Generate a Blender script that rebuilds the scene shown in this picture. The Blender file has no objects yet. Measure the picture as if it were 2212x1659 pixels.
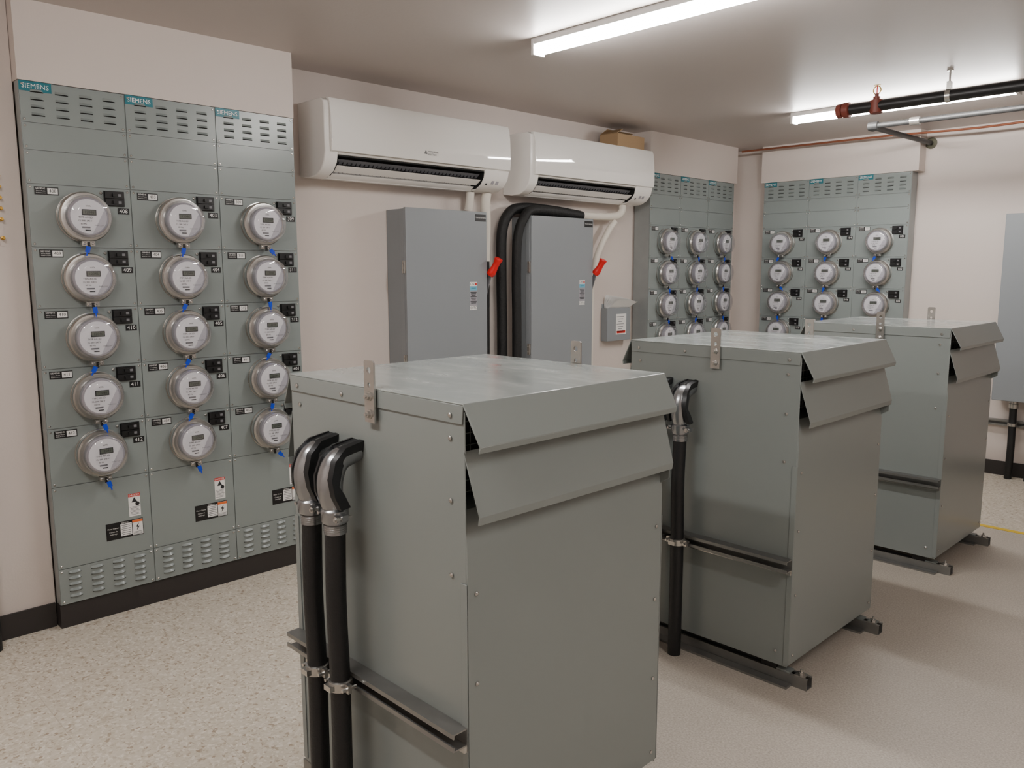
import bpy, bmesh, math, random
from mathutils import Vector, Matrix
random.seed(4)
scene=bpy.context.scene
COL=scene.collection
try:
    scene.view_settings.view_transform='AgX'
    scene.view_settings.look='None'
except Exception as e:print(e)
def lin(c):
    return tuple(((v/255)/12.92 if v/255<=0.04045 else ((v/255+0.055)/1.055)**2.4) for v in c)
# ---------------------------------------------------------------- materials
MATS={}
def mat(name,rgb,rough=.5,metal=0,emit=0,bump=0,bscale=60,var=0,vscale=4,coat=0,spec=.5):
    if name in MATS:return MATS[name]
    m=bpy.data.materials.new(name);m.use_nodes=True
    nt=m.node_tree;b=nt.nodes['Principled BSDF']
    c=lin(rgb)
    b.inputs['Base Color'].default_value=(*c,1);b.inputs['Roughness'].default_value=rough
    b.inputs['Metallic'].default_value=metal;b.inputs['Coat Weight'].default_value=coat
    b.inputs['Specular IOR Level'].default_value=spec
    if emit:
        b.inputs['Emission Color'].default_value=(*c,1);b.inputs['Emission Strength'].default_value=emit
    tc=nt.nodes.new('ShaderNodeTexCoord')
    if var:
        n=nt.nodes.new('ShaderNodeTexNoise');n.inputs['Scale'].default_value=vscale;n.inputs['Detail'].default_value=4
        nt.links.new(tc.outputs['Object'],n.inputs['Vector'])
        r=nt.nodes.new('ShaderNodeMapRange');r.inputs['From Min'].default_value=.2;r.inputs['From Max'].default_value=.8
        r.inputs['To Min'].default_value=1-var;r.inputs['To Max'].default_value=1+var
        nt.links.new(n.outputs['Fac'],r.inputs['Value'])
        mx=nt.nodes.new('ShaderNodeMix');mx.data_type='RGBA';mx.blend_type='MULTIPLY';mx.inputs['Factor'].default_value=1
        mx.inputs['A'].default_value=(*c,1);nt.links.new(r.outputs['Result'],mx.inputs['B'])
        nt.links.new(mx.outputs['Result'],b.inputs['Base Color'])
    if bump:
        n2=nt.nodes.new('ShaderNodeTexNoise');n2.inputs['Scale'].default_value=bscale;n2.inputs['Detail'].default_value=3
        nt.links.new(tc.outputs['Object'],n2.inputs['Vector'])
        bp=nt.nodes.new('ShaderNodeBump');bp.inputs['Strength'].default_value=bump;bp.inputs['Distance'].default_value=.01
        nt.links.new(n2.outputs['Fac'],bp.inputs['Height']);nt.links.new(bp.outputs['Normal'],b.inputs['Normal'])
    MATS[name]=m;return m
M_wall=mat('wall_paint',(212,201,194),.6,bump=.05,bscale=120)
M_ceil=mat('ceiling_paint',(190,181,176),.45,bump=.04,bscale=80)
M_base=mat('vinyl_baseboard',(46,42,42),.45)
M_pan=mat('panel_enamel',(134,142,141),.27)
M_panside=mat('panel_edge',(148,153,153),.35,metal=.3,var=.06,vscale=12)
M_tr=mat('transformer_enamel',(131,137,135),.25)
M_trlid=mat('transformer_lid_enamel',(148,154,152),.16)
M_disc=mat('switch_enamel',(138,143,147),.33)
M_dark=mat('dark_void',(12,13,14),.7)
M_blk=mat('black_plastic',(18,18,20),.4)
M_wing=mat('dark_moulded_edge',(34,35,37),.36,metal=.3)
M_rub=mat('black_rubber',(19,19,21),.5,bump=.12,bscale=160)
M_steel=mat('zinc_steel',(190,188,184),.25,metal=.9,var=.08,vscale=30)
M_zinc=mat('galvanised_strut',(146,146,144),.38,metal=.8,var=.1,vscale=20)
M_cast=mat('cast_zinc',(158,160,163),.26,metal=.9,bump=.06,bscale=60)
M_white=mat('label_white',(234,233,231),.5)
M_plw=mat('appliance_white',(240,237,233),.25)
M_gloss=mat('appliance_gloss_panel',(243,241,237),.04,coat=1)
M_teal=mat('label_teal',(12,108,122),.4)
M_red=mat('red_plastic',(215,16,20),.35)
M_redp=mat('red_label',(200,44,34),.5)
M_oran=mat('orange_label',(226,110,50),.5)
M_blue=mat('blue_tag',(8,56,190),.4)
M_txtd=mat('ink_dark',(36,36,40),.6)
M_txtg=mat('ink_grey',(116,116,120),.6)
M_logo=mat('logo_grey',(84,84,88),.5)
M_dial=mat('meter_dial',(232,231,234),.5)
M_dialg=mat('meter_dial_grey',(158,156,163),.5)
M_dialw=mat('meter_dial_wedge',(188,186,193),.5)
M_lcd=mat('lcd',(96,102,92),.3)
M_ins=mat('pipe_insulation_white',(226,219,208),.6,bump=.2,bscale=40)
M_insb=mat('pipe_insulation_black',(17,17,18),.65,bump=.3,bscale=90)
M_card=mat('cardboard',(166,138,104),.8,var=.04)
M_pipe=mat('black_iron_pipe',(32,31,32),.42,metal=.3)
M_pipeg=mat('galvanised_pipe',(62,62,62),.5,metal=.5)
M_redc=mat('red_coupling',(112,50,38),.5)
M_brass=mat('brass',(190,150,70),.3,metal=.9)
M_oldb=mat('dull_brass',(76,74,58),.5,metal=.4)
M_cop=mat('copper_pipe',(140,84,60),.5,metal=.4)
M_hous=mat('fixture_housing',(226,224,222),.4)
M_tube=mat('led_diffuser',(255,252,248),.4,emit=100)
M_yel=mat('yellow_floor_paint',(226,190,40),.5)
M_lblue=mat('label_lightblue',(110,180,208),.5)
def scuffs(m):
    nt=m.node_tree;b=nt.nodes['Principled BSDF'];tc=nt.nodes.new('ShaderNodeTexCoord');mp=nt.nodes.new('ShaderNodeMapping')
    mp.inputs['Scale'].default_value=(3,7,3);mp.inputs['Rotation'].default_value=(0,0,.6);nt.links.new(tc.outputs['Object'],mp.inputs[0])
    n=nt.nodes.new('ShaderNodeTexNoise');n.inputs['Scale'].default_value=1.4;n.inputs['Detail'].default_value=6;n.inputs['Roughness'].default_value=.6
    nt.links.new(mp.outputs[0],n.inputs['Vector'])
    r=nt.nodes.new('ShaderNodeMapRange');r.inputs['From Min'].default_value=.54;r.inputs['From Max'].default_value=.78;r.inputs['To Max'].default_value=.32
    nt.links.new(n.outputs['Fac'],r.inputs['Value'])
    mx=nt.nodes.new('ShaderNodeMix');mx.data_type='RGBA';mx.inputs['A'].default_value=b.inputs['Base Color'].default_value;mx.inputs['B'].default_value=(*lin((190,192,185)),1)
    nt.links.new(r.outputs[0],mx.inputs['Factor']);nt.links.new(mx.outputs['Result'],b.inputs['Base Color'])
    r2=nt.nodes.new('ShaderNodeMapRange');r2.inputs['From Min'].default_value=.4;r2.inputs['From Max'].default_value=.7;r2.inputs['To Min'].default_value=.13;r2.inputs['To Max'].default_value=.3
    nt.links.new(n.outputs['Fac'],r2.inputs['Value']);nt.links.new(r2.outputs[0],b.inputs['Roughness'])
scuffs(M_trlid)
def glass_mat():
    m=bpy.data.materials.new('clear_meter_glass');m.use_nodes=True;nt=m.node_tree;nt.nodes.clear()
    o=nt.nodes.new('ShaderNodeOutputMaterial');t=nt.nodes.new('ShaderNodeBsdfTransparent');t.inputs[0].default_value=(.93,.93,.95,1)
    g=nt.nodes.new('ShaderNodeBsdfGlossy');g.inputs['Roughness'].default_value=.02;g.inputs[0].default_value=(.97,.97,.98,1)
    d=nt.nodes.new('ShaderNodeBsdfDiffuse');d.inputs[0].default_value=(.58,.58,.62,1)
    lw=nt.nodes.new('ShaderNodeLayerWeight');lw.inputs[0].default_value=.3
    r=nt.nodes.new('ShaderNodeMapRange');r.inputs['To Min'].default_value=.06;r.inputs['To Max'].default_value=.6
    nt.links.new(lw.outputs['Facing'],r.inputs['Value'])
    m1=nt.nodes.new('ShaderNodeMixShader')
    m0=nt.nodes.new('ShaderNodeMixShader');m0.inputs[0].default_value=.10
    nt.links.new(g.outputs[0],m0.inputs[1]);nt.links.new(d.outputs[0],m0.inputs[2])
    nt.links.new(r.outputs[0],m1.inputs[0]);nt.links.new(t.outputs[0],m1.inputs[1]);nt.links.new(m0.outputs[0],m1.inputs[2])
    nt.links.new(m1.outputs[0],o.inputs[0]);return m
M_glass=glass_mat()
def floor_mat():
    m=bpy.data.materials.new('speckled_floor');m.use_nodes=True;nt=m.node_tree;b=nt.nodes['Principled BSDF'];L=nt.links
    tc=nt.nodes.new('ShaderNodeTexCoord')
    def noise(s,d=3,src=None):
        n=nt.nodes.new('ShaderNodeTexNoise');n.inputs['Scale'].default_value=s;n.inputs['Detail'].default_value=d;n.inputs['Roughness'].default_value=.6
        L.new(src or tc.outputs['Object'],n.inputs['Vector']);return n
    def ramp(src,stops):
        r=nt.nodes.new('ShaderNodeValToRGB');e=r.color_ramp.elements
        while len(e)<len(stops):e.new(.5)
        for i,(p,c) in enumerate(stops):
            e[i].position=p;e[i].color=(*lin(c),1)
        L.new(src,r.inputs[0]);return r
    # chips: random tinted cells with slightly warped edges
    nw=noise(60,2);sc=nt.nodes.new('ShaderNodeVectorMath');sc.operation='SCALE';sc.inputs['Scale'].default_value=.02;L.new(nw.outputs['Color'],sc.inputs[0])
    ad=nt.nodes.new('ShaderNodeVectorMath');ad.operation='ADD';L.new(tc.outputs['Object'],ad.inputs[0]);L.new(sc.outputs[0],ad.inputs[1])
    vo=nt.nodes.new('ShaderNodeTexVoronoi');vo.inputs['Scale'].default_value=115;L.new(ad.outputs[0],vo.inputs['Vector'])
    sp=nt.nodes.new('ShaderNodeSeparateColor');L.new(vo.outputs['Color'],sp.inputs[0])
    tile=ramp(sp.outputs[0],[(.0,(160,142,122)),(.08,(186,173,154)),(.22,(202,192,175)),(.75,(209,200,185)),(1,(226,219,207))])
    n2=noise(150,4);conc=ramp(n2.outputs['Fac'],[(.3,(164,154,142)),(.5,(184,175,163)),(.72,(204,197,187))])
    n3=noise(1.6,5);cm=nt.nodes.new('ShaderNodeMapRange');cm.inputs['From Min'].default_value=.25;cm.inputs['From Max'].default_value=.75;cm.inputs['To Min'].default_value=.89;cm.inputs['To Max'].default_value=1.07
    L.new(n3.outputs['Fac'],cm.inputs['Value'])
    cx=nt.nodes.new('ShaderNodeMix');cx.data_type='RGBA';cx.blend_type='MULTIPLY';cx.inputs['Factor'].default_value=1;L.new(conc.outputs[0],cx.inputs['A']);L.new(cm.outputs[0],cx.inputs['B'])
    sx=nt.nodes.new('ShaderNodeSeparateXYZ');L.new(tc.outputs['Object'],sx.inputs[0])
    gx=nt.nodes.new('ShaderNodeMath');gx.operation='GREATER_THAN';gx.inputs[1].default_value=-1.95;L.new(sx.outputs['X'],gx.inputs[0])
    gy=nt.nodes.new('ShaderNodeMath');gy.operation='LESS_THAN';gy.inputs[1].default_value=5.05;L.new(sx.outputs['Y'],gy.inputs[0])
    mu=nt.nodes.new('ShaderNodeMath');mu.operation='MULTIPLY';L.new(gx.outputs[0],mu.inputs[0]);L.new(gy.outputs[0],mu.inputs[1])
    mx=nt.nodes.new('ShaderNodeMix');mx.data_type='RGBA';L.new(mu.outputs[0],mx.inputs['Factor']);L.new(tile.outputs[0],mx.inputs['A']);L.new(cx.outputs['Result'],mx.inputs['B'])
    br=nt.nodes.new('ShaderNodeTexBrick');br.offset=0;br.inputs['Scale'].default_value=1;br.inputs['Mortar Size'].default_value=.0012
    br.inputs['Brick Width'].default_value=.335;br.inputs['Row Height'].default_value=.335
    br.inputs['Color1'].default_value=(1,1,1,1);br.inputs['Color2'].default_value=(1,1,1,1);br.inputs['Mortar'].default_value=(.82,.8,.77,1)
    L.new(tc.outputs['Object'],br.inputs['Vector'])
    im=nt.nodes.new('ShaderNodeMix');im.data_type='RGBA';im.inputs['B'].default_value=(1,1,1,1);L.new(mu.outputs[0],im.inputs['Factor']);L.new(br.outputs['Color'],im.inputs['A'])
    m2=nt.nodes.new('ShaderNodeMix');m2.data_type='RGBA';m2.blend_type='MULTIPLY';m2.inputs['Factor'].default_value=1
    L.new(mx.outputs['Result'],m2.inputs['A']);L.new(im.outputs['Result'],m2.inputs['B'])
    L.new(m2.outputs['Result'],b.inputs['Base Color']);b.inputs['Roughness'].default_value=.5
    return m
M_floor=floor_mat()
# ---------------------------------------------------------------- mesh builder
TXT={}
def text_geo(s):
    if s not in TXT:
        cu=bpy.data.curves.new('t','FONT');cu.body=s;cu.size=1;cu.align_x='CENTER';cu.align_y='CENTER';cu.resolution_u=2
        o=bpy.data.objects.new('t',cu);COL.objects.link(o);bpy.context.view_layer.update()
        me=bpy.data.meshes.new_from_object(o.evaluated_get(bpy.context.evaluated_depsgraph_get()))
        TXT[s]=([tuple(v.co) for v in me.vertices],[tuple(p.vertices) for p in me.polygons])
        bpy.data.objects.remove(o);bpy.data.curves.remove(cu);bpy.data.meshes.remove(me)
    return TXT[s]
class B:
    def __init__(s):s.v=[];s.f=[];s.m=[];s.mats=[]
    def mi(s,m):
        if m not in s.mats:s.mats.append(m)
        return s.mats.index(m)
    def add(s,vs,fs,m):
        o=len(s.v);s.v+=[tuple(x) for x in vs];k=s.mi(m)
        for f in fs:s.f.append([i+o for i in f]);s.m.append(k)
        return s
    def box(s,x0,x1,y0,y1,z0,z1,m):
        vs=[(x,y,z) for x in(x0,x1) for y in(y0,y1) for z in(z0,z1)]
        return s.add(vs,[(0,1,3,2),(4,6,7,5),(0,4,5,1),(2,3,7,6),(0,2,6,4),(1,5,7,3)],m)
    def prism(s,pts,ext,m):
        n=len(pts);e=Vector(ext);a=[Vector(p) for p in pts];vs=a+[p+e for p in a]
        fs=[list(range(n))[::-1],[i+n for i in range(n)]]+[(i,(i+1)%n,(i+1)%n+n,i+n) for i in range(n)]
        return s.add(vs,fs,m)
    def lathe(s,prof,org,axis,m,seg=24,cap0=True,cap1=True):
        ax=Vector(axis).normalized();t=Vector((0,0,1)) if abs(ax.z)<.9 else Vector((1,0,0))
        u=ax.cross(t).normalized();w=ax.cross(u);o=Vector(org);vs=[];fs=[]
        for r,h in prof:
            for i in range(seg):
                a=2*math.pi*i/seg;vs.append(o+ax*h+(u*math.cos(a)+w*math.sin(a))*r)
        for j in range(len(prof)-1):
            for i in range(seg):
                k=(i+1)%seg;fs.append((j*seg+i,j*seg+k,(j+1)*seg+k,(j+1)*seg+i))
        if cap0:fs.append(list(range(seg))[::-1])
        if cap1:fs.append([(len(prof)-1)*seg+i for i in range(seg)])
        return s.add(vs,fs,m)
    def cyl(s,p0,p1,r,m,seg=16):
        d=Vector(p1)-Vector(p0);return s.lathe([(r,0),(r,d.length)],p0,d,m,seg)
    def tube(s,path,r,m,seg=14,smooth=6,squash=1):
        P=[Vector(p) for p in path];pts=[]
        if smooth and len(P)>2:
            Q=[P[0]*2-P[1]]+P+[P[-1]*2-P[-2]]
            for i in range(1,len(Q)-2):
                for k in range(smooth):
                    t=k/smooth;a,b,c,d=Q[i-1],Q[i],Q[i+1],Q[i+2]
                    pts.append(.5*((2*b)+(c-a)*t+(2*a-5*b+4*c-d)*t*t+(3*b-a-3*c+d)*t**3))
            pts.append(P[-1])
        else:pts=P
        T=[(pts[min(i+1,len(pts)-1)]-pts[max(i-1,0)]).normalized() for i in range(len(pts))]
        n=T[0].orthogonal().normalized();vs=[];fs=[]
        if abs(T[0].x)<.5:n=(Vector((1,0,0))-T[0]*T[0].x).normalized()
        for i,p in enumerate(pts):
            n=(n-T[i]*n.dot(T[i])).normalized();b=T[i].cross(n)
            rr=r(i/(len(pts)-1)) if callable(r) else r
            for k in range(seg):
                a=2*math.pi*k/seg;vs.append(p+n*math.cos(a)*rr*squash+b*math.sin(a)*rr)
        for i in range(len(pts)-1):
            for k in range(seg):
                j=(k+1)%seg;fs.append((i*seg+k,i*seg+j,(i+1)*seg+j,(i+1)*seg+k))
        fs.append(list(range(seg))[::-1]);fs.append([(len(pts)-1)*seg+k for k in range(seg)])
        return s.add(vs,fs,m)
    def text(s,t,cx,cz,size,y,m):
        vs,fs=text_geo(t)
        s.add([(cx+a*size,y,cz+b*size) for a,b,c in vs],fs,m)
        return s
    def plate(s,cx,cz,w,h,y,m,t=.001):
        return s.box(cx-w/2,cx+w/2,y,y+t,cz-h/2,cz+h/2,m)
    def screw(s,x,y,z,d=(0,-1,0),r=.005,m=None):
        return s.lathe([(r,0),(r*.95,r*.5),(r*.5,r*.85)],(x,y,z),d,m or M_steel,8)
    def mesh(s,name,fix=False):
        me=bpy.data.meshes.new(name);me.from_pydata(s.v,[],s.f)
        for m in s.mats:me.materials.append(m)
        me.polygons.foreach_set('material_index',s.m);me.update()
        if fix:
            bm=bmesh.new();bm.from_mesh(me);bmesh.ops.recalc_face_normals(bm,faces=bm.faces);bm.to_mesh(me);bm.free()
        me.polygons.foreach_set('use_smooth',[True]*len(me.polygons))
        me.set_sharp_from_angle(angle=math.radians(35));me.update()
        return me
CACHE={}
def cached(key,fn,name,fix=False):
    if key not in CACHE:
        b=B();fn(b);CACHE[key]=b.mesh(name,fix)
    return CACHE[key]
def obj(name,me,parent=None,loc=(0,0,0),rotz=0,bevel=0,label=None,cat=None,group=None,kind=None):
    o=bpy.data.objects.new(name,me);COL.objects.link(o);o.location=loc;o.rotation_euler=(0,0,rotz)
    if parent:o.parent=parent
    if bevel:
        md=o.modifiers.new('bevel','BEVEL');md.width=bevel;md.segments=2;md.limit_method='ANGLE';md.angle_limit=math.radians(50);md.harden_normals=False
    if label:o['label']=label
    if cat:o['category']=cat
    if group:o['group']=group
    if kind:o['kind']=kind
    return o
def make(name,fn,fix=True,**k):
    b=B();fn(b);return obj(name,b.mesh(name,fix),**k)
H=2.443
# ---------------------------------------------------------------- room shell
def shell(name,boxes,m,bevel=0):
    def f(b):
        for q in boxes:b.box(*q,m)
    return make(name,f,fix=False,kind='structure',bevel=bevel)
shell('floor',[(-4.0,1.8,-1.5,6.7,-.1,0)],M_floor)
shell('ceiling',[(-4.0,1.8,-1.5,6.7,H,H+.1)],M_ceil)
shell('wall_left',[(-3.9,-3.78,-1.5,6.7,0,H)],M_wall)
shell('wall_back',[(-3.78,1.8,6.42,6.6,0,H)],M_wall)
shell('wall_right',[(1.6,1.75,-1.5,6.42,0,H)],M_wall)
shell('wall_front',[(-3.78,1.6,-1.5,-1.3,0,H)],M_wall)
shell('trim_1',[(-3.78,-3.585,-1.3,.888,0,H)],M_wall)
shell('trim_2',[(-3.78,-3.522,.89,2.028,2.152,H)],M_wall)
shell('trim_3',[(-3.78,-3.63,4.98,6.19,2.152,H)],M_wall)
shell('trim_4',[(-3.47,-2.235,6.3,6.42,2.152,H)],M_wall)
shell('baseboard_left',[(-3.585,-3.575,-1.3,.885,0,.1),(-3.62,-3.53,.89,2.02,0,.097)],M_base)
shell('baseboard_recess',[(-3.78,-3.77,2.03,4.98,0,.1),(-3.72,-3.64,4.98,6.14,0,.097)],M_base)
shell('baseboard_back',[(-2.23,1.6,6.41,6.42,0,.1),(-3.44,-2.26,6.34,6.40,0,.097)],M_base)
shell('trim_5',[(-1.95,1.0,5.03,5.07,0,.002)],M_yel)
# ---------------------------------------------------------------- meter cabinets
Z0=.10
def cover(W,z0,z1,kind):
    def f(b):
        g=.0014
        b.box(g,W-g,0,.004,z0+g,z1-g,M_pan)
        for x in(.012,W-.012):
            for z in((z0+.012,z1-.012)):b.screw(x,0,z,r=.0045)
        if kind in('vt','vb'):
            rows,cols,x0,pw=(5,4,.060,.048) if kind=='vb' else (4,4,.060,.046)
            for c in range(cols):
                cx=x0+c*(W-2*x0)/(cols-1)
                for r in range(rows):
                    cz=z0+.028+r*(z1-z0-(.05 if kind=='vb' else .065))/(rows-1)
                    vs=[];n=8
                    for i in range(n+1):
                        t=i/n;xx=cx-pw/2+pw*t;hh=math.sin(math.pi*t)**.5 if 0<t<1 else 0
                        vs+=[(xx,-.0005,cz+.010),(xx,-.009*hh-.0005,cz+.001),(xx,-.0008,cz-.002)]
                    fs=[]
                    for i in range(n):
                        a=i*3;fs.append((a,a+1,a+4,a+3))
                    b.add(vs,fs,M_pan)
                    b.add(vs,[(i*3+1,i*3+2,i*3+5,i*3+4) for i in range(n)],M_dark)
    return cached(('cover',W,z0,z1,kind),f,'cover_plate')
def ring_mesh(b):
    b.lathe([(.093,0),(.093,.012),(.086,.014),(.086,.026)],(0,0,0),(0,-1,0),M_pan,36)
    b.lathe([(.084,.022),(.094,.024),(.097,.030),(.097,.038),(.092,.044),(.083,.045)],(0,0,0),(0,-1,0),M_steel,40)
    b.lathe([(.091,-.001),(.098,.001),(.098,.005),(.091,.006)],(0,0,0),(0,-1,0),M_steel,36)
    b.box(-.024,.024,-.046,-.022,-.112,-.094,M_steel)
    b.screw(-.016,-.046,-.103,r=.006);b.screw(.016,-.046,-.103,r=.006)
    b.box(-.004,.004,-.052,-.044,-.12,-.098,M_blk)
def face_mesh(b):
    b.lathe([(.074,.046),(.074,.066),(.070,.069)],(0,0,0),(0,-1,0),M_dialg,36)
    y=-.0695
    n=40;R=.066
    b.add([(0,y,0)]+[(R*math.cos(2*math.pi*i/n),y,R*math.sin(2*math.pi*i/n)) for i in range(n)],[(0,i%n+1,(i+1)%n+1) for i in range(n)],M_dial)
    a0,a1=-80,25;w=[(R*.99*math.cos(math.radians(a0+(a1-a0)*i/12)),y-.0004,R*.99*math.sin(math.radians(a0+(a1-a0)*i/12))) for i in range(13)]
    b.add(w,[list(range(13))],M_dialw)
    b.plate(.002,.016,.052,.022,y-.002,M_txtd,.002);b.plate(.002,.016,.046,.016,y-.003,M_lcd,.001)
    b.text('12046',.002,.016,.014,y-.0034,M_txtd)
    b.text('kWh',.0,.040,.009,y-.001,M_txtd)
    b.text('TYPE AX-SD',-.012,-.004,.0095,y-.001,M_txtd)
    b.text('CL 200  240 V',-.014,-.017,.0085,y-.001,M_txtd)
    b.text('60 Hz',-.02,-.029,.009,y-.001,M_txtd)
    b.plate(-.012,-.042,.03,.006,y-.001,M_txtg,.0005)
    b.plate(-.006,-.053,.02,.004,y-.001,M_txtd,.0005)
    b.text('PWR COM',.036,-.034,.007,y-.001,M_txtg)
def glass_mesh(b):
    b.lathe([(.083,.044),(.081,.085),(.078,.094),(.070,.100),(.05,.103),(.0005,.104)],(0,0,0),(0,-1,0),M_glass,40,cap0=False,cap1=True)
def tag_mesh(tilt):
    def f(b):
        b.tube([(0,-.052,-.104),(.004,-.056,-.110),(tilt*.5,-.056,-.117)],.0009,M_steel,5,3)
        c,s=math.cos(tilt*25),math.sin(tilt*25)
        def P(x,z):return (tilt*.5+x*c-z*s,-.058,-.115+x*s+z*c)
        b.prism([P(-.0085,0),P(.0085,0),P(.008,-.024),P(-.008,-.024)],(0,.004,0),M_blue)
        b.prism([P(-.003,-.024),P(.003,-.024),P(.002,-.038),P(-.002,-.038)],(0,.003,0),M_blue)
    return f
def breaker_mesh(b):
    b.box(-.040,.038,-.005,0,-.030,.030,M_blk)
    for z in(-.014,.014):
        b.box(-.037,.034,-.013,-.005,z-.0125,z+.0125,M_blk)
        b.box(-.010,.006,-.020,-.013,z-.006,z+.006,M_blk)
        b.box(.012,.024,-.0135,-.013,z-.005,z+.005,M_txtg)
    b.screw(-.050,0,.02,r=.006);b.screw(-.050,0,-.012,r=.006)
def meter_cabinet(loc,rotz,W,nums,group,labelextra,depth=.1):
    root=obj('meter_cabinet',None,loc=loc,rotz=rotz,cat='electrical meter panel',group=group,
        label='grey meter cabinet with five round meters '+labelextra)
    root.empty_display_size=.1
    def body(b):
        b.box(0,W,.0045,depth,0,2.05,M_panside)
    obj('cabinet_body',cached(('cb',W,depth),body,'cabinet_body'),root)
    zz=[(0,.15,'vb','vent_cover'),(.15,.49,'b','blank_cover'),(1.675,1.80,'b','blank_cover'),(1.80,1.90,'b','blank_cover'),(1.90,2.05,'vt','vent_cover')]
    for a,c,k,nm in zz:obj(nm,cover(W,a,c,k),root)
    p=.237
    for i in range(5):
        z1=1.675-i*p;z0=z1-p
        obj('meter_cover',cover(W,round(z0,4),round(z1,4),'m'),root)
        cx,cz=.19,z1-p/2
        mt=obj('electric_meter',cached('ring',ring_mesh,'meter_ring'),root,loc=(cx,0,cz),label='round electric meter with silver locking ring')
        obj('meter_face',cached('face',face_mesh,'meter_face'),mt)
        obj('glass_cover',cached('glass',glass_mesh,'glass_cover'),mt,label='clear domed glass cover')
        tl=random.choice([-.02,-.01,.004,.012,.03])
        obj('seal_tag',cached(('tag',tl),tag_mesh(tl),'seal_tag'),mt,label='blue plastic seal tag on thin wire')
        obj('circuit_breaker',cached('brk',breaker_mesh,'circuit_breaker'),root,loc=(.312,0,cz+.078),label='black two pole circuit breaker')
        def npl(b):
            b.plate(0,0,.044,.024,-.0015,M_blk,.0015);b.text(nums[i],0,0,.022,-.0019,M_white)
        obj('number_plate',cached(('np',nums[i]),npl,'number_plate'),root,loc=(.345,0,cz+.030),label='black number plate reading '+nums[i])
        def idl(b):
            b.plate(-.02,0,.042,.03,-.001,M_blk,.001);b.plate(.022,0,.042,.03,-.001,M_blk,.001);b.plate(.022,0,.036,.022,-.0014,M_white,.0005)
            b.text('SIEMENS',-.02,.008,.009,-.0014,M_white);b.text('Service Module',-.019,-.001,.0052,-.0014,M_white);b.text('Module de service',-.019,-.008,.0045,-.0014,M_white)
            b.text(nums[i],.022,0,.017,-.0019,M_txtd)
        obj('identification_label',cached(('idl',nums[i]),idl,'id_label'),root,loc=(.066,0,cz+.094))
    def nameplate(b):
        b.plate(0,0,.11,.036,-.0015,M_teal,.0015);b.text('SIEMENS',0,0,.025,-.0019,M_white)
    obj('name_plate',cached('nameplate',nameplate,'name_plate'),root,loc=(.056,0,2.032),label='teal name plate with white lettering')
    def danger(b):
        b.plate(0,0,.048,.098,-.001,M_white,.001);b.plate(0,.043,.048,.013,-.0014,M_redp,.0005);b.text('DANGER',0,.043,.011,-.0018,M_white)
        b.prism([(-.012,-.0014,.012),(.012,-.0014,.012),(0,-.0014,.034)],(0,.0004,0),M_txtd)
        b.lathe([(.009,0),(.009,.0006)],(.012,-.0010,.004),(0,-1,0),M_txtd,12)
        for k in range(7):b.plate(0,-.008-k*.0055,.04-.004*(k%3),.0018,-.0014,M_txtg,.0004)
    obj('danger_label',cached('danger',danger,'danger_label'),root,loc=(.31,0,.36),label='white safety label with red danger header')
    def warn(b):
        b.plate(0,0,.15,.072,-.001,M_blk,.001);b.plate(.005,-.001,.046,.052,-.0014,M_white,.0005);b.plate(.052,0,.042,.066,-.0014,M_white,.0005)
        b.plate(.052,.027,.042,.011,-.0018,M_oran,.0005);b.text('SIEMENS',0,.029,.008,-.0018,M_white)
        b.text('Meter Center',-.047,.012,.008,-.0014,M_white);b.text('Centre de',-.047,-.002,.008,-.0014,M_white);b.text('mesurage',-.047,-.012,.008,-.0014,M_white)
        for k in range(6):b.plate(.005,.019-k*.008,.038-.006*(k%2),.0025,-.0018,M_txtg,.0004)
        b.prism([(.045,-.0019,.002),(.058,-.0019,.018),(.053,-.0019,.003),(.06,-.0019,.003),(.047,-.0019,-.016),(.051,-.0019,-.001)],(0,.0005,0),M_txtd)
        for k in range(3):b.plate(.052,-.02-k*.005,.036,.0018,-.0018,M_txtg,.0004)
    obj('warning_label',cached('warn',warn,'warning_label'),root,loc=(.265,0,.262),label='black and white instruction label with orange corner')
    return root
R90=math.radians(90)
N1=[['408','409','410','411','412'],['403','404','405','406','407'],['309','311','312','401','402']]
for c in range(3):meter_cabinet((-3.522,.892+c*.3775,Z0),R90,.3768,N1[c],'meter cabinets with numbered plates by the air conditioners','near air conditioners',.055)
N2=[['210','211','212','301','302'],['205','206','207','208','209'],['201','202','203','204','205']]
for c in range(3):meter_cabinet((-3.63,4.985+c*.3875,Z0),R90,.387,N2[c],'meter cabinets in the room corner','by the room corner',.14)
N3=[['107','108','109','110','111'],['104','105','106','112','113'],['101','102','103','114','115']]
for c in range(3):meter_cabinet((-3.44+c*.3875,6.3,Z0),0,.387,N3[c],'meter cabinets on the end wall','on the end wall',.11)
# ---------------------------------------------------------------- transformers
def curve_plate(outl,depth):
    cu=bpy.data.curves.new('c','CURVE');cu.dimensions='2D';cu.fill_mode='BOTH';cu.extrude=depth/2
    for pts in outl:
        sp=cu.splines.new('POLY');sp.points.add(len(pts)-1);sp.use_cyclic_u=True
        for i,p in enumerate(pts):sp.points[i].co=(p[0],p[1],0,1)
    o=bpy.data.objects.new('c',cu);COL.objects.link(o);bpy.context.view_layer.update()
    me=bpy.data.meshes.new_from_object(o.evaluated_get(bpy.context.evaluated_depsgraph_get()))
    V=[(v.co.x,-v.co.z,v.co.y) for v in me.vertices];Fc=[tuple(p.vertices) for p in me.polygons]
    bpy.data.objects.remove(o);bpy.data.curves.remove(cu);bpy.data.meshes.remove(me)
    return V,Fc
def circ(cx,cy,r,n=16):return [(cx+r*math.cos(2*math.pi*i/n),cy+r*math.sin(2*math.pi*i/n)) for i in range(n)]
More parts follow.
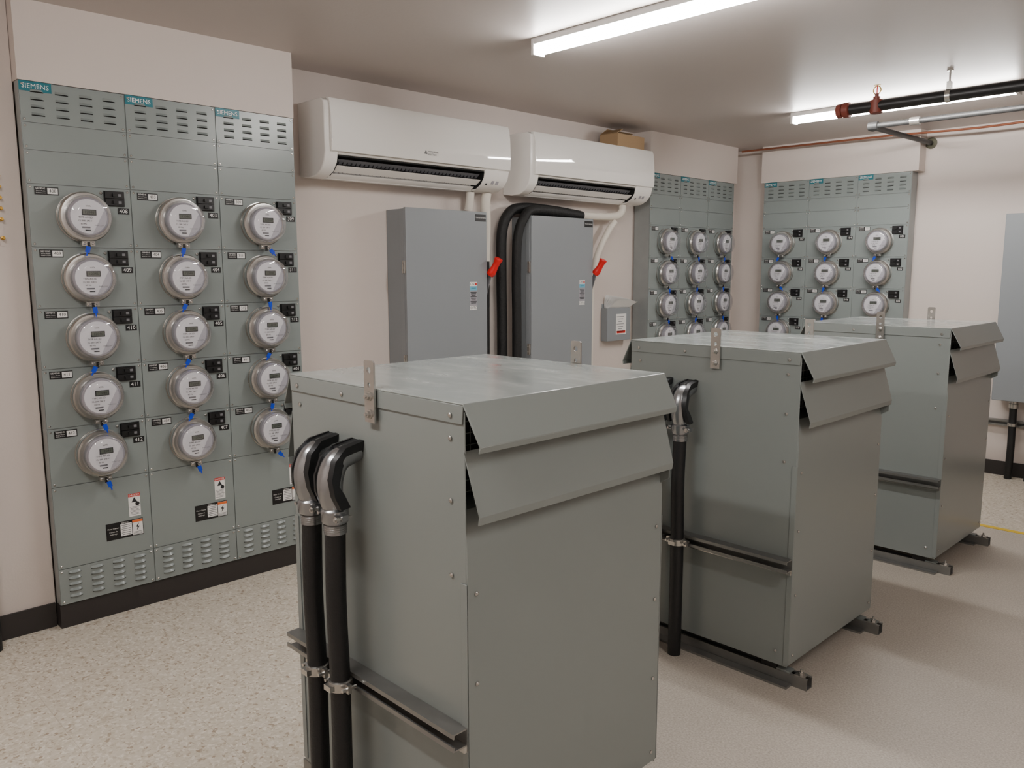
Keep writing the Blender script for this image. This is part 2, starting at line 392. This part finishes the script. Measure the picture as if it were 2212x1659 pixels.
LUG=curve_plate([[(-.019,0),(.019,0),(.019,.141),(.015,.145),(-.015,.145),(-.019,.141)],circ(0,.122,.008),circ(0,.088,.006),circ(0,.02,.005)],.005)
def strut(b,x0,x1,yc,z0,m=None,up=True,s=.041):
    t=.003;h=s/2
    if up:
        pts=[(yc-h,z0),(yc+h,z0),(yc+h,z0+s),(yc+h-.011,z0+s),(yc+h-.011,z0+s-t),(yc+h-t,z0+s-t),(yc+h-t,z0+t),(yc-h+t,z0+t),(yc-h+t,z0+s-t),(yc-h+.011,z0+s-t),(yc-h+.011,z0+s),(yc-h,z0+s)]
    else:
        pts=[(yc,z0),(yc,z0+s),(yc-s,z0+s),(yc-s,z0+s-.011),(yc-s+t,z0+s-.011),(yc-s+t,z0+s-t),(yc-t,z0+s-t),(yc-t,z0+t),(yc-s+t,z0+t),(yc-s+t,z0+.011),(yc-s,z0+.011),(yc-s,z0)]
    b.prism([(x0,p[0],p[1]) for p in pts],(x1-x0,0,0),m or M_zinc)
def transformer(cx,cy,hy,label):
    hx=.35
    root=obj('transformer',None,loc=(cx,cy,0),cat='transformer',group='floor standing transformers',label=label)
    def body(b):
        b.box(-.338,.338,-hy+.004,hy-.004,.07,.88,M_tr)
        b.box(-.28,.28,-hy+.004,hy-.004,.88,1.15,M_tr)
        for s in(-1,1):
            y0,y1=sorted((s*(hy-.004),s*hy))
            b.box(-hx,hx,y0,y1,.07,1.16,M_tr)
            for x in(-hx+.045,hx-.045):
                for z in(.12,.46,.80,.965,1.1):b.screw(x,s*hy,z,(0,s,0),.006)
        for sx in(-1,1):
            for sy in(-1,1):b.box(sx*.27-.03,sx*.27+.03,sy*(hy-.05)-.03,sy*(hy-.05)+.03,.041,.07,M_blk)
    make('enclosure_body',body,parent=root,bevel=.0025)
    def lid(b):
        zt=1.178;ox=.350;oy=hy+.004;t=.004
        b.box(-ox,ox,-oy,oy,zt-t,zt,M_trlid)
        for s in(-1,1):
            y=s*oy
            b.prism([(-ox,y,zt-t),(ox,y,zt-t),(ox-.004,y,zt-.045),(-ox+.004,y,zt-.045)],(0,-s*t,0),M_tr)
            for x in(-ox+.04,-.1,ox-.04):b.screw(x,y,zt-.028,(0,s,0),.006)
            b.prism([(s*ox,-oy,zt),(s*ox,oy,zt),(s*(ox+.046),oy-.006,zt-.086),(s*(ox+.046),-oy+.006,zt-.086)],(-s*t*.5,0,-t),M_tr)
            b.prism([(s*(ox+.046),oy-.006,zt-.086),(s*(ox+.046),-oy+.006,zt-.086),(s*(ox+.043),-oy+.006,zt-.100),(s*(ox+.043),oy-.006,zt-.100)],(-s*t,0,0),M_tr)
    make('lid',lid,parent=root,bevel=.0015)
    for s in(-1,1):
        def hood(b):
            oy=hy+.002;t=.003
            b.prism([(s*.348,-oy,1.078),(s*.348,oy,1.078),(s*.390,oy-.006,.943),(s*.390,-oy+.006,.943)],(-s*t*.5,0,-t),M_tr)
            b.prism([(s*.390,oy-.006,.943),(s*.390,-oy+.006,.943),(s*.387,-oy+.006,.925),(s*.387,oy-.006,.925)],(-s*t,0,0),M_tr)
            b.prism([(s*.349,(oy-.006),1.07),(s*.382,(oy-.01),.965),(s*.382,(oy-.01),.90),(s*.349,(oy-.006),.88)],(0,-t,0),M_tr)
        make('vent_hood',hood,parent=root,bevel=.001)
        def scr(b):
            x0,x1=sorted((s*.281,s*.284));b.box(x0,x1,-hy+.012,hy-.012,.885,1.16,M_dark)
            for k in range(26):
                y=-hy+.02+k*(2*hy-.04)/25;xa,xb=(x1,x1+.0015) if s>0 else (x0-.0015,x0)
                b.box(xa,xb,y-.001,y+.001,.885,1.16,M_tr)
            for k in range(11):
                z=.89+k*.026;xa,xb=(x1,x1+.0025) if s>0 else (x0-.0025,x0)
                b.box(xa,xb,-hy+.012,hy-.012,z-.001,z+.001,M_tr)
        make('vent_screen',scr,parent=root,label='dark wire mesh ventilation screen')
        def cov(b):
            pr=[(s*.340,.079),(s*.354,.079),(s*.354,.86),(s*.349,.905),(s*.330,.945),(s*.300,.96),(s*.286,.96),(s*.286,.90),(s*.340,.87)]
            b.prism([(p[0],-hy+.001,p[1]) for p in pr],(0,2*hy-.002,0),M_tr)
            for sy in(-1,1):
                y0,y1=sorted((sy*(hy+.0005),sy*(hy+.003)));x0,x1=sorted((s*.335,s*.354))
                b.box(x0,x1,y0,y1,.079,.79,M_tr)
            for yy in(-hy+.025,hy-.025):
                for z in(.11,.33,.56,.765):b.screw(s*.354,yy,z,(s,0,0),.0055)
        make('end_cover',cov,parent=root,bevel=.0008)
        def lug(b):
            b.add([(x+.032,y+s*(hy+.012),z+1.098) for x,y,z in LUG[0]],LUG[1],M_steel)
            for z in(1.118,1.160):
                b.lathe([(.012,0),(.012,.002),(.0085,.003),(.0085,.009),(.004,.010),(.004,.014)],(.032,s*(hy+.0145),z),(0,s,0),M_steel,6)
        make('lifting_lug',lug,parent=root,label='drilled steel lifting bar')
        def rail(b):
            yc=s*(hy-.04)
            strut(b,-.40,.415,yc,0,up=True);b.box(-.36,.36,yc-.06*1,yc-.022,0,.008,M_zinc)
            for x in(-.375,.385):
                b.box(x-.018,x+.018,yc-.018,yc+.018,.041,.045,M_steel)
                b.lathe([(.010,0),(.010,.007),(.0045,.0075),(.0045,.018)],(x,yc,.045),(0,0,1),M_steel,6)
            for x in(-.30,.30):b.box(x-.022,x+.05*(1 if x>0 else .4),yc-.018,yc+.018,.041,.047,M_tr)
        make('mounting_rail',rail,parent=root,label='slotted steel channel bolted to the floor')
    def crail(b):
        strut(b,-.352,.352,-hy-.001,.425,up=False)
        b.box(-.352,.352,-hy-.012,-hy-.001,.41,.425,M_steel)
    make('conduit_rail',crail,parent=root,label='steel strut channel across the side')
    return root
T1=transformer(-1.59,1.43,.35,'grey steel transformer with sloped vent hoods and two conduits')
T2=transformer(-1.585,2.905,.35,'grey steel transformer standing between two others on floor rails')
T3=transformer(-1.60,4.40,.335,'grey steel transformer facing the tall grey wall cabinet')
# ---------------------------------------------------------------- conduits
def conduit(x,yb):
    y=yb-.068;dz=.028
    root=obj('flexible_conduit',None,loc=(x,y,0),cat='cable conduit',group='black conduits feeding the transformers',label='black flexible conduit with cast elbow entering the transformer side')
    def hose(b):
        b.tube([(0,0,0),(.002,-.002,.2),(0,0,.45),(-.003,-.002,.65),(0,0,.85)],.0245,M_rub,18,10)
    make('hose',hose,parent=root,label='smooth black rubber hose')
    def elbow(b):
        b.lathe([(.027,0),(.027,.02),(.0255,.022),(.0255,.03)],(0,0,.80),(0,0,1),M_cast,20)
        for k in range(4):b.lathe([(.025,0),(.0285,.002),(.025,.004)],(0,0,.806+k*.005),(0,0,1),M_steel,20)
        b.lathe([(.031,0),(.033,.004),(.033,.03),(.027,.036)],(0,0,.828),(0,0,1),M_cast,20)
        b.box(-.046,.046,-.008,.008,.838,.852,M_cast)
        b.cyl((-.04,-.022,.845),(-.04,.02,.845),.004,M_steel,8);b.cyl((.04,-.028,.845),(.04,.02,.845),.004,M_steel,8)
        b.lathe([(.008,0),(.008,.006)],(.04,-.018,.845),(0,-1,0),M_steel,8)
        b.tube([(0,0,.855),(0,-.010,.895),(0,-.008,.94),(0,.014,.975),(0,.066,.990)],lambda t:.025+.006*math.sin(t*3.14),M_cast,20,8,1)
    make('elbow_connector',elbow,parent=root,loc=(0,0,dz),label='shiny cast metal elbow connector')
    def gas(b):
        # dark edge bands: flared at the foot, closing over the top
        cl=[(-.016,.868),(-.030,.90),(-.034,.94),(-.020,.982),(.012,1.010),(.066,1.020)]
        for s in(-1,1):
            V=[];n=len(cl)
            fls=[.047,.044,.039,.034,.029,.026]
            for i in range(n):
                y0,z0=cl[i];fl=fls[i]
                d=.030 if i<n-1 else .026
                iy,iz=(1,0) if i<2 else ((.8,-.6) if i<4 else (.2,-1))
                V+=[(s*(fl-.012),y0,z0),(s*(fl+.002),y0+.004,z0-.002),(s*(fl-.014),y0+iy*d,z0+iz*d),(s*(fl-.003),y0+iy*(d+.003),z0+iz*(d+.003))]
            fs=[(0,1,3,2),((n-1)*4,(n-1)*4+2,(n-1)*4+3,(n-1)*4+1)]
            for i in range(n-1):
                a=i*4;c=a+4
                fs+=[(a,a+1,c+1,c),(a+1,a+3,c+3,c+1),(a+3,a+2,c+2,c+3),(a+2,a,c,c+2)]
            b.add(V,fs,M_wing)
        b.prism([(-.021,.012,1.006),(.021,.012,1.006),(.020,.067,1.018),(-.020,.067,1.018)],(0,0,-.008),M_wing)
    make('dark_edge',gas,parent=root,loc=(0,0,dz),label='dark moulded edge of the elbow')
    def clamp(b):
        b.lathe([(.0245,0),(.0295,.002),(.0295,.024),(.0245,.026)],(0,0,.432),(0,0,1),M_steel,20)
        b.box(-.044,-.024,-.006,.004,.434,.456,M_steel);b.box(.024,.044,-.006,.004,.434,.456,M_steel)
        b.cyl((-.038,-.02,.445),(-.038,.02,.445),.0045,M_steel,8);b.cyl((.038,-.02,.445),(.038,.02,.445),.0045,M_steel,8)
        b.box(-.014,.014,-.038,-.026,.438,.452,M_steel)
    make('pipe_clamp',clamp,parent=root,label='zinc plated strut clamp')
    return root
conduit(-1.742,1.08);conduit(-1.632,1.078)
conduit(-1.655,2.555);conduit(-1.765,2.555)
# ---------------------------------------------------------------- air conditioners
def ac_unit(y0,logo,label):
    L=1.25
    root=obj('air_conditioner',None,loc=(-3.78,y0,1.905),rotz=R90,cat='air conditioner',group='wall mounted air conditioners',label=label)
    prof=[(0,.01),(-.08,0),(-.15,.006),(-.20,.03),(-.232,.07),(-.245,.12),(-.245,.33),(-.238,.358),(-.215,.372),(0,.372)]
    notch=[(0,.01),(-.08,0),(-.118,.0),(-.118,.012),(-.11,.06),(-.17,.11),(-.235,.108),(-.245,.12),(-.245,.33),(-.238,.358),(-.215,.372),(0,.372)]
    def body(b):
        def ex(p,x0,x1):b.prism([(x0,q[0],q[1]) for q in p],(x1-x0,0,0),M_plw)
        ex(prof,0,.075);ex(notch,.075,L-.19);ex(prof,L-.19,L)
    make('body',body,parent=root,bevel=.005)
    def front(b):
        p=[(-.246,.118),(-.260,.122),(-.264,.165),(-.262,.23),(-.258,.30),(-.252,.350),(-.240,.374),(-.215,.377),(-.215,.374),(-.246,.34)]
        b.prism([(.03,q[0],q[1]) for q in p],(L-.035,0,0),M_gloss)
    make('front_panel',front,parent=root,bevel=.003,label='glossy white front panel')
    def outlet(b):
        b.prism([(.08,-.112,.058),(.08,-.17,.108),(.08,-.234,.106),(.08,-.234,.102),(.08,-.17,.102),(.08,-.115,.05)],(L-.275,0,0),M_dark)
        for x in(.076,L-.194):b.prism([(x,-.119,.012),(x,-.112,.055),(x,-.17,.105),(x,-.234,.104),(x,-.228,.07),(x,-.20,.034),(x,-.16,.012)],(.003,0,0),M_dark)
        for k in range(36):
            x=.11+k*(L-.34)/35;b.prism([(x,-.125,.055),(x,-.19,.098),(x,-.19,.074),(x,-.14,.032)],(.003,0,0),M_txtd)
        b.prism([(.085,-.20,.088),(.085,-.204,.091),(.085,-.178,.072),(.085,-.174,.069)],(L-.285,0,0),M_txtg)
    make('air_outlet',outlet,parent=root,label='dark air outlet with fins')
    def vane(b):
        b.prism([(.085,-.208,.054),(.085,-.214,.059),(.085,-.176,.036),(.085,-.170,.030)],(L-.285,0,0),M_plw)
        b.prism([(.085,-.150,.020),(.085,-.154,.025),(.085,-.120,.012),(.085,-.118,.004)],(L-.285,0,0),M_plw)
    make('air_vane',vane,parent=root,bevel=.001)
    def disp(b):
        for i in range(2):
            x=L-.12+i*.035
            b.prism([(x,-.2095,.040),(x+.02,-.2095,.040),(x+.02,-.223,.058),(x,-.223,.058)],(0,-.001,-.001),M_dialg)
        x=L-.16;b.prism([(x,-.205,.034),(x+.012,-.205,.034),(x+.012,-.211,.042),(x,-.211,.042)],(0,-.001,-.001),M_txtd)
    make('indicator',disp,parent=root,fix=False,label='small grey indicator marks')
    if logo:
        def lg(b):
            y=-.2648;cx,cz=L*.52,.165
            def dia(ax,az,a):
                d=Vector((math.sin(a),math.cos(a)))*.012;n=Vector((math.cos(a),-math.sin(a)))*.006
                b.add([(ax,y,az),(ax+d.x*.5+n.x*.9,y,az+d.y*.5+n.y*.9),(ax+d.x,y,az+d.y),(ax+d.x*.5-n.x*.9,y,az+d.y*.5-n.y*.9)],[(0,1,2,3)],M_logo)
            for a in(0,2.094,-2.094):dia(cx-.042,cz,a)
            b.text('MITSUBISHI',cx+.008,cz+.006,.0135,y,M_logo);b.text('ELECTRIC',cx+.001,cz-.008,.0135,y,M_logo)
        make('logo',lg,fix=False,parent=root,label='small grey maker logo with three diamonds')
    return root
ac_unit(2.20,True,'white wall air conditioner beside the meter cabinets')
ac_unit(3.63,False,'white wall air conditioner with a cardboard box on top')
# cardboard box
def cbox(b):
    w,d,h,t=.30,.16,.085,.004
    b.box(0,w,0,t,0,h,M_card);b.box(0,w,d-t,d,0,h,M_card);b.box(0,t,t,d-t,0,h,M_card);b.box(w-t,w,t,d-t,0,h,M_card);b.box(t,w-t,t,d-t,0,t,M_card)
bx=make('cardboard_box',cbox,loc=(-3.565,4.51,2.283),rotz=R90,label='small open cardboard box on top of an air conditioner',cat='box')
def flap2(b):b.prism([(0,.16,.086),(.30,.16,.086),(.295,.10,.118),(.005,.10,.118)],(0,-.003,.003),M_card)
def flap3(b):b.prism([(0,.005,.086),(0,.155,.086),(.07,.150,.118),(.07,.010,.118)],(-.003,0,.003),M_card)
for fn in(flap2,flap3):make('flap',fn,parent=bx)
# ---------------------------------------------------------------- disconnect switches
def disconnect(y0,txt,label):
    W,Hh,D=.59,1.235,.18
    root=obj('disconnect_switch',None,loc=(-3.78,y0,.55),rotz=R90,cat='electrical switch box',group='wall mounted disconnect switches',label=label)
    make('box_body',lambda b:b.box(0,W,-D+.02,0,0,Hh-.006,M_disc),parent=root,bevel=.003)
    def door(b):
        b.box(-.004,W+.004,-D,-D+.018,-.004,Hh,M_disc)
        b.box(-.004,-.0005,-D+.0185,-D+.05,0,Hh-.006,M_disc)
    make('door',door,parent=root,bevel=.003)
    for z in(.36,.88):
        def hinge(b):
            b.box(-.010,-.004,-D+.004,-D+.03,z,z+.07,M_steel);b.cyl((-.010,-D+.014,z),(-.010,-D+.014,z+.07),.005,M_steel,8)
            b.screw(-.010,-D+.024,z+.018,(-1,0,0),.005);b.screw(-.010,-D+.024,z+.052,(-1,0,0),.005)
        make('hinge',hinge,parent=root)
    def lab(b):
        x,z=.485,.745;y=-D-.001
        b.plate(x,z,.060,.165,y,M_dialg);b.plate(x,z+.07,.056,.024,y-.0004,M_white);b.plate(x,z-.07,.056,.024,y-.0004,M_white)
        b.plate(x,z+.045,.056,.024,y-.001,M_lblue);b.text('ON',x-.010,z+.07,.021,y-.0008,M_txtd);b.plate(x+.019,z+.07,.014,.014,y-.0008,M_redp);
        b.text('OFF',x-.008,z-.07,.021,y-.0008,M_txtd);b.plate(x+.022,z-.07,.012,.014,y-.0008,M_txtd);b.plate(x+.022,z-.07,.008,.010,y-.0011,M_white)
        b.text('SIEMENS',x,z+.045,.010,y-.0014,M_teal)
        for k in range(8):b.plate(x,z+.022-k*.009,.048-.008*(k%3),.004,y-.001,M_txtd)
    make('switch_label',lab,parent=root,fix=False,label='white label reading ON and OFF')
    def pl(b):
        b.plate(.545,Hh-.035,.082,.04,-D-.002,M_blk,.002);b.text(txt,.545,Hh-.035,.0105,-D-.0025,M_white)
    make('name_plate',pl,parent=root,fix=False,label='black plate with white lettering')
    def hb(b):
        b.box(W,W+.02,-D+.03,-D+.11,.58,.86,M_disc);b.cyl((W+.02,-D+.06,.74),(W+.034,-D+.06,.74),.028,M_steel,16)
        b.prism([(W+.026,-D+.07,.72),(W+.026,-D+.04,.72),(W+.026,-D-.02,.885),(W+.026,-D+.005,.895)],(.008,0,0),M_txtg)
    h=make('handle',hb,parent=root,bevel=.002)
    def grip(b):
        b.tube([(W+.03,-D+.002,.868),(W+.038,-D-.018,.895),(W+.048,-D-.045,.945),(W+.052,-D-.055,.965)],lambda t:.023+.003*math.sin(t*9),M_red,14,6)
    make('grip',grip,parent=h,label='red plastic grip')
    return root
disconnect(2.73,'TRANSFORMER 2','grey wall disconnect box with red lever under an air conditioner')
disconnect(3.71,'TRANSFORMER 3','grey wall disconnect box with red lever beside the document holder')
# ---------------------------------------------------------------- refrigerant lines
def line(name,path,r,m,label):
    return make(name,lambda b:b.tube(path,r,m,14,8),label=label,cat='pipe')
line('refrigerant_line',[(-3.68,3.27,1.905),(-3.69,3.27,1.84),(-3.70,3.27,1.80)],.024,M_ins,'short white insulated pipe under an air conditioner')
line('refrigerant_line',[(-3.68,3.40,1.905),(-3.685,3.395,1.85),(-3.70,3.41,1.7),(-3.71,3.41,1.5)],.03,M_ins,'white insulated pipe running down beside the disconnect box')
line('refrigerant_line',[(-3.71,3.41,1.5),(-3.71,3.412,1.4),(-3.71,3.41,1.0),(-3.71,3.41,0)],.027,M_insb,'black taped pipe running down beside the disconnect box')
line('refrigerant_hose',[(-3.72,4.30,1.815),(-3.72,4.0,1.835),(-3.71,3.72,1.835),(-3.70,3.60,1.79),(-3.70,3.545,1.67),(-3.70,3.54,1.4),(-3.70,3.545,1.0),(-3.70,3.54,0)],.033,M_insb,'thick black insulated hose looping over a disconnect box')
line('refrigerant_hose',[(-3.66,4.25,1.808),(-3.65,4.0,1.820),(-3.64,3.76,1.820),(-3.63,3.67,1.77),(-3.635,3.62,1.65),(-3.64,3.612,1.4),(-3.635,3.612,1.0),(-3.64,3.61,0)],.030,M_insb,'thick black insulated hose looping beside a disconnect box')
line('refrigerant_line',[(-3.68,4.72,1.905),(-3.68,4.715,1.86),(-3.69,4.66,1.825),(-3.70,4.5,1.815),(-3.71,4.31,1.815)],.026,M_ins,'white insulated pipe bending under an air conditioner')
line('refrigerant_line',[(-3.68,4.64,1.785),(-3.69,4.58,1.72),(-3.70,4.49,1.58),(-3.71,4.44,1.43),(-3.71,4.42,1.2),(-3.71,4.41,0)],.022,M_ins,'white pipe slanting down behind a disconnect box')
# ---------------------------------------------------------------- document holder with papers
def dh(b):
    b.box(0,.27,-.06,-.056,0,.24,M_disc);b.box(0,.004,-.056,0,0,.24,M_disc);b.box(.266,.27,-.056,0,0,.24,M_disc);b.box(.004,.266,-.056,0,0,.004,M_disc);b.box(.004,.266,-.004,0,.004,.27,M_disc)
d=make('document_holder',dh,loc=(-3.78,4.62,.93),rotz=R90,label='grey metal document pocket on the wall holding papers',cat='document holder',bevel=.002)
def dl(b):
    b.plate(.16,.12,.12,.15,-.061,M_white)
    for k in range(7):b.plate(.15,.175-k*.018,.085-.02*(k%3),.004,-.0615,M_txtg,.0005)
    b.plate(.16,.062,.10,.018,-.0615,M_redp,.0005)
make('label_sheet',dl,parent=d,fix=False,label='white printed label on the pocket')
for k in range(6):
    def ps(b):
        w=.22;pf=[(-.010-.007*k,.01),(-.010-.007*k,.12),(-.010-.007*k,.245),(-.013-.009*k,.27),(-.018-.012*k,.295),(-.026-.014*k,.315)]
        vs=[]
        for i,(yy,zz) in enumerate(pf):
            fx=.014*k*max(0,i-2)/3
            vs+=[(fx,yy,zz-.006*k+.02),(w+fx,yy,zz-.006*k+.02-(.005*i if i>2 else 0))]
        b.add(vs,[(i*2,i*2+1,i*2+3,i*2+2) for i in range(len(pf)-1)],M_white)
    make('paper_sheet',ps,fix=False,loc=(-3.78,4.64,.93),rotz=R90,label='white paper sheet tucked in the wall pocket',cat='paper',group='papers in the document holder')
# ---------------------------------------------------------------- strip lights
def strip(x0,y,ln=1.28):
    root=obj('strip_light',None,loc=(x0,y,H),cat='ceiling light',group='ceiling strip lights',label='long white LED strip light fixed to the ceiling')
    def hs(b):
        b.box(0,ln,-.034,.034,-.026,0,M_hous);b.box(-.004,.012,-.036,.036,-.070,0,M_hous);b.box(ln-.012,ln+.004,-.036,.036,-.070,0,M_hous)
    make('housing',hs,parent=root,bevel=.002)
    def df(b):
        pts=[(.012,.031*math.cos(a),-.028-.040*math.sin(a)) for a in [math.pi*i/10 for i in range(11)]]
        b.prism(pts,(ln-.024,0,0),M_tube)
    make('diffuser',df,parent=root,label='glowing frosted diffuser')
strip(-2.58,2.69);strip(-2.60,5.10);strip(-2.3,.1);strip(-.1,1.5)  # last strip is an unseen addition, set to light the transformer end faces
# ---------------------------------------------------------------- sprinkler pipes
PZ=2.316
sp=make('sprinkler_pipe',lambda b:b.cyl((-2.0,4.57,PZ),(1.55,4.57,PZ),.028,M_pipe,18),label='black iron sprinkler pipe hung below the ceiling',cat='pipe')
def coup(b):
    b.lathe([(.030,-.02),(.040,-.016),(.040,.016),(.030,.02)],(-2.02,4.57,PZ),(1,0,0),M_redc,18)
    b.lathe([(.028,0),(.038,.006),(.038,.03),(.028,.036)],(-2.075,4.57,PZ),(1,0,0),M_redc,8)
make('coupling',coup,parent=sp,label='rusty red threaded coupling')
def head(b):
    b.lathe([(.026,-.040),(.034,-.036),(.034,.03),(.018,.034),(.018,.048),(.010,.05),(.010,.064)],(-1.86,4.57,PZ),(0,0,1),M_redc,12)
    for s in(-1,1):b.tube([(-1.86+s*.010,4.57,PZ+.062),(-1.86+s*.020,4.57,PZ+.078),(-1.86+s*.015,4.57,PZ+.095),(-1.86,4.57,PZ+.106)],.003,M_brass,6,4)
    b.cyl((-1.86,4.57,PZ+.06),(-1.86,4.57,PZ+.105),.003,M_red,6)
    b.lathe([(.018,0),(.018,.002)],(-1.86,4.57,PZ+.106),(0,0,1),M_brass,12)
make('sprinkler_head',head,parent=sp,label='upright brass sprinkler head on red tee')
def hang(b):
    b.cyl((-1.5,4.57,PZ+.03),(-1.5,4.57,H),.005,M_steel,8)
    b.lathe([(.029,-.012),(.032,-.012),(.032,.012),(.029,.012)],(-1.5,4.57,PZ),(1,0,0),M_steel,20,False,False)
    b.box(-1.51,-1.49,4.555,4.585,PZ+.03,PZ+.07,M_steel);b.lathe([(.016,0),(.016,.006)],(-1.5,4.57,H-.006),(0,0,1),M_steel,10)
make('pipe_hanger',hang,parent=sp,label='steel clevis hanger')
def sp2(b):
    b.cyl((-2.2,5.33,2.34),(1.55,5.33,2.34),.017,M_pipeg,14);b.cyl((-2.2,5.33,2.34),(-2.2,6.405,2.35),.017,M_pipe,14)
    b.lathe([(.018,-.03),(.027,-.028),(.027,.028),(.018,.03)],(-2.18,5.33,2.34),(1,0,0),M_pipeg,14);b.lathe([(.022,0),(.027,.002),(.027,.03)],(-2.2,5.35,2.34),(0,1,0),M_pipeg,14)
    b.lathe([(.02,0),(.040,.004),(.040,.012)],(-2.2,6.405,2.35),(0,1,0),M_oldb,20)
    b.lathe([(.018,-.03),(.025,-.028),(.025,.028),(.018,.03)],(-1.93,5.33,2.34),(1,0,0),M_steel,14)
make('drain_pipe',sp2,label='thin galvanised pipe turning into the end wall',cat='pipe')
make('copper_pipe',lambda b:b.tube([(-3.6,6.2,2.41),(-3.0,6.19,2.405),(-2.4,6.18,2.40),(-1.8,6.17,2.385),(-1.0,6.15,2.40),(.6,6.15,2.40)],.008,M_cop,10,6),label='thin copper pipe along the ceiling by the end wall',cat='pipe')
# ---------------------------------------------------------------- end wall cabinet, strut, conduits
r=make('wall_cabinet',lambda b:b.box(0,.7,-.16,0,0,1.25,M_disc),loc=(-1.63,6.41,.56),bevel=.004,label='tall grey electrical cabinet on the end wall',cat='electrical cabinet')
make('door',lambda b:b.box(-.004,.704,-.178,-.161,-.004,1.254,M_disc),parent=r,bevel=.004)
make('strut_channel',lambda b:strut(b,-1.72,-.9,6.419,.36,up=False),label='steel strut channel fixed low on the end wall',cat='strut channel')
for x in(-1.52,-1.40):
    rt=obj('wall_conduit',None,loc=(x,6.335,0),cat='cable conduit',group='conduits below the end wall cabinet',label='black flexible conduit running from cabinet to floor')
    make('hose',lambda b:b.tube([(0,0,0),(0.004,0,.2),(0,0,.50)],.024,M_rub,14,8),parent=rt)
    make('connector',lambda b:b.lathe([(.030,0),(.030,.03),(.026,.034),(.026,.06)],(0,0,.498),(0,0,1),M_steel,16),parent=rt,label='steel connector')
    make('pipe_clamp',lambda b:b.lathe([(.0245,0),(.03,.002),(.03,.022),(.0245,.024)],(0,0,.37),(0,0,1),M_steel,16),parent=rt,label='steel pipe clamp')
# brass fittings and hose at the near end of the left wall
bb=make('ground_bar',lambda b:b.box(-.014,.000,-.004,0,0,.28,M_wall),loc=(-3.585,.818,1.54),rotz=R90,label='slim painted terminal bar with brass screws on the wall',cat='terminal bar')
for z in(.03,.10,.14,.18,.22,.26):
    make('brass_screw',lambda b:b.lathe([(.008,0),(.008,.016),(.005,.017),(.005,.026)],(-.007,-.004,z),(0,-1,0),M_brass,6),parent=bb,label='brass hexagonal screw')
make('corrugated_conduit',lambda b:(b.tube([(-3.50,.645,0),(-3.50,.645,.6),(-3.52,.64,1.2)],.028,M_rub,14,8)),label='black corrugated conduit rising from the floor at the wall',cat='cable conduit')
# ---------------------------------------------------------------- world and camera
w=bpy.data.worlds.new('w');scene.world=w;w.use_nodes=True;w.node_tree.nodes['Background'].inputs[0].default_value=(.5,.48,.46,1);w.node_tree.nodes['Background'].inputs[1].default_value=.2
f,th,p,ro=1754.9,.7948,.1401,-.0015
F=Vector((-math.sin(th)*math.cos(p),math.cos(th)*math.cos(p),-math.sin(p)));R=Vector((math.cos(th),math.sin(th),0));U=R.cross(F)
R2=R*math.cos(ro)+U*math.sin(ro);U2=U*math.cos(ro)-R*math.sin(ro)
cd=bpy.data.cameras.new('camera');cd.sensor_width=36;cd.lens=36*f/2212;cd.clip_start=.05
co=bpy.data.objects.new('camera',cd);COL.objects.link(co)
Mx=Matrix.Identity(4)
for i in range(3):Mx[i][0]=R2[i];Mx[i][1]=U2[i];Mx[i][2]=-F[i]
Mx[0][3],Mx[1][3],Mx[2][3]=0,0,1.45
co.matrix_world=Mx;scene.camera=co
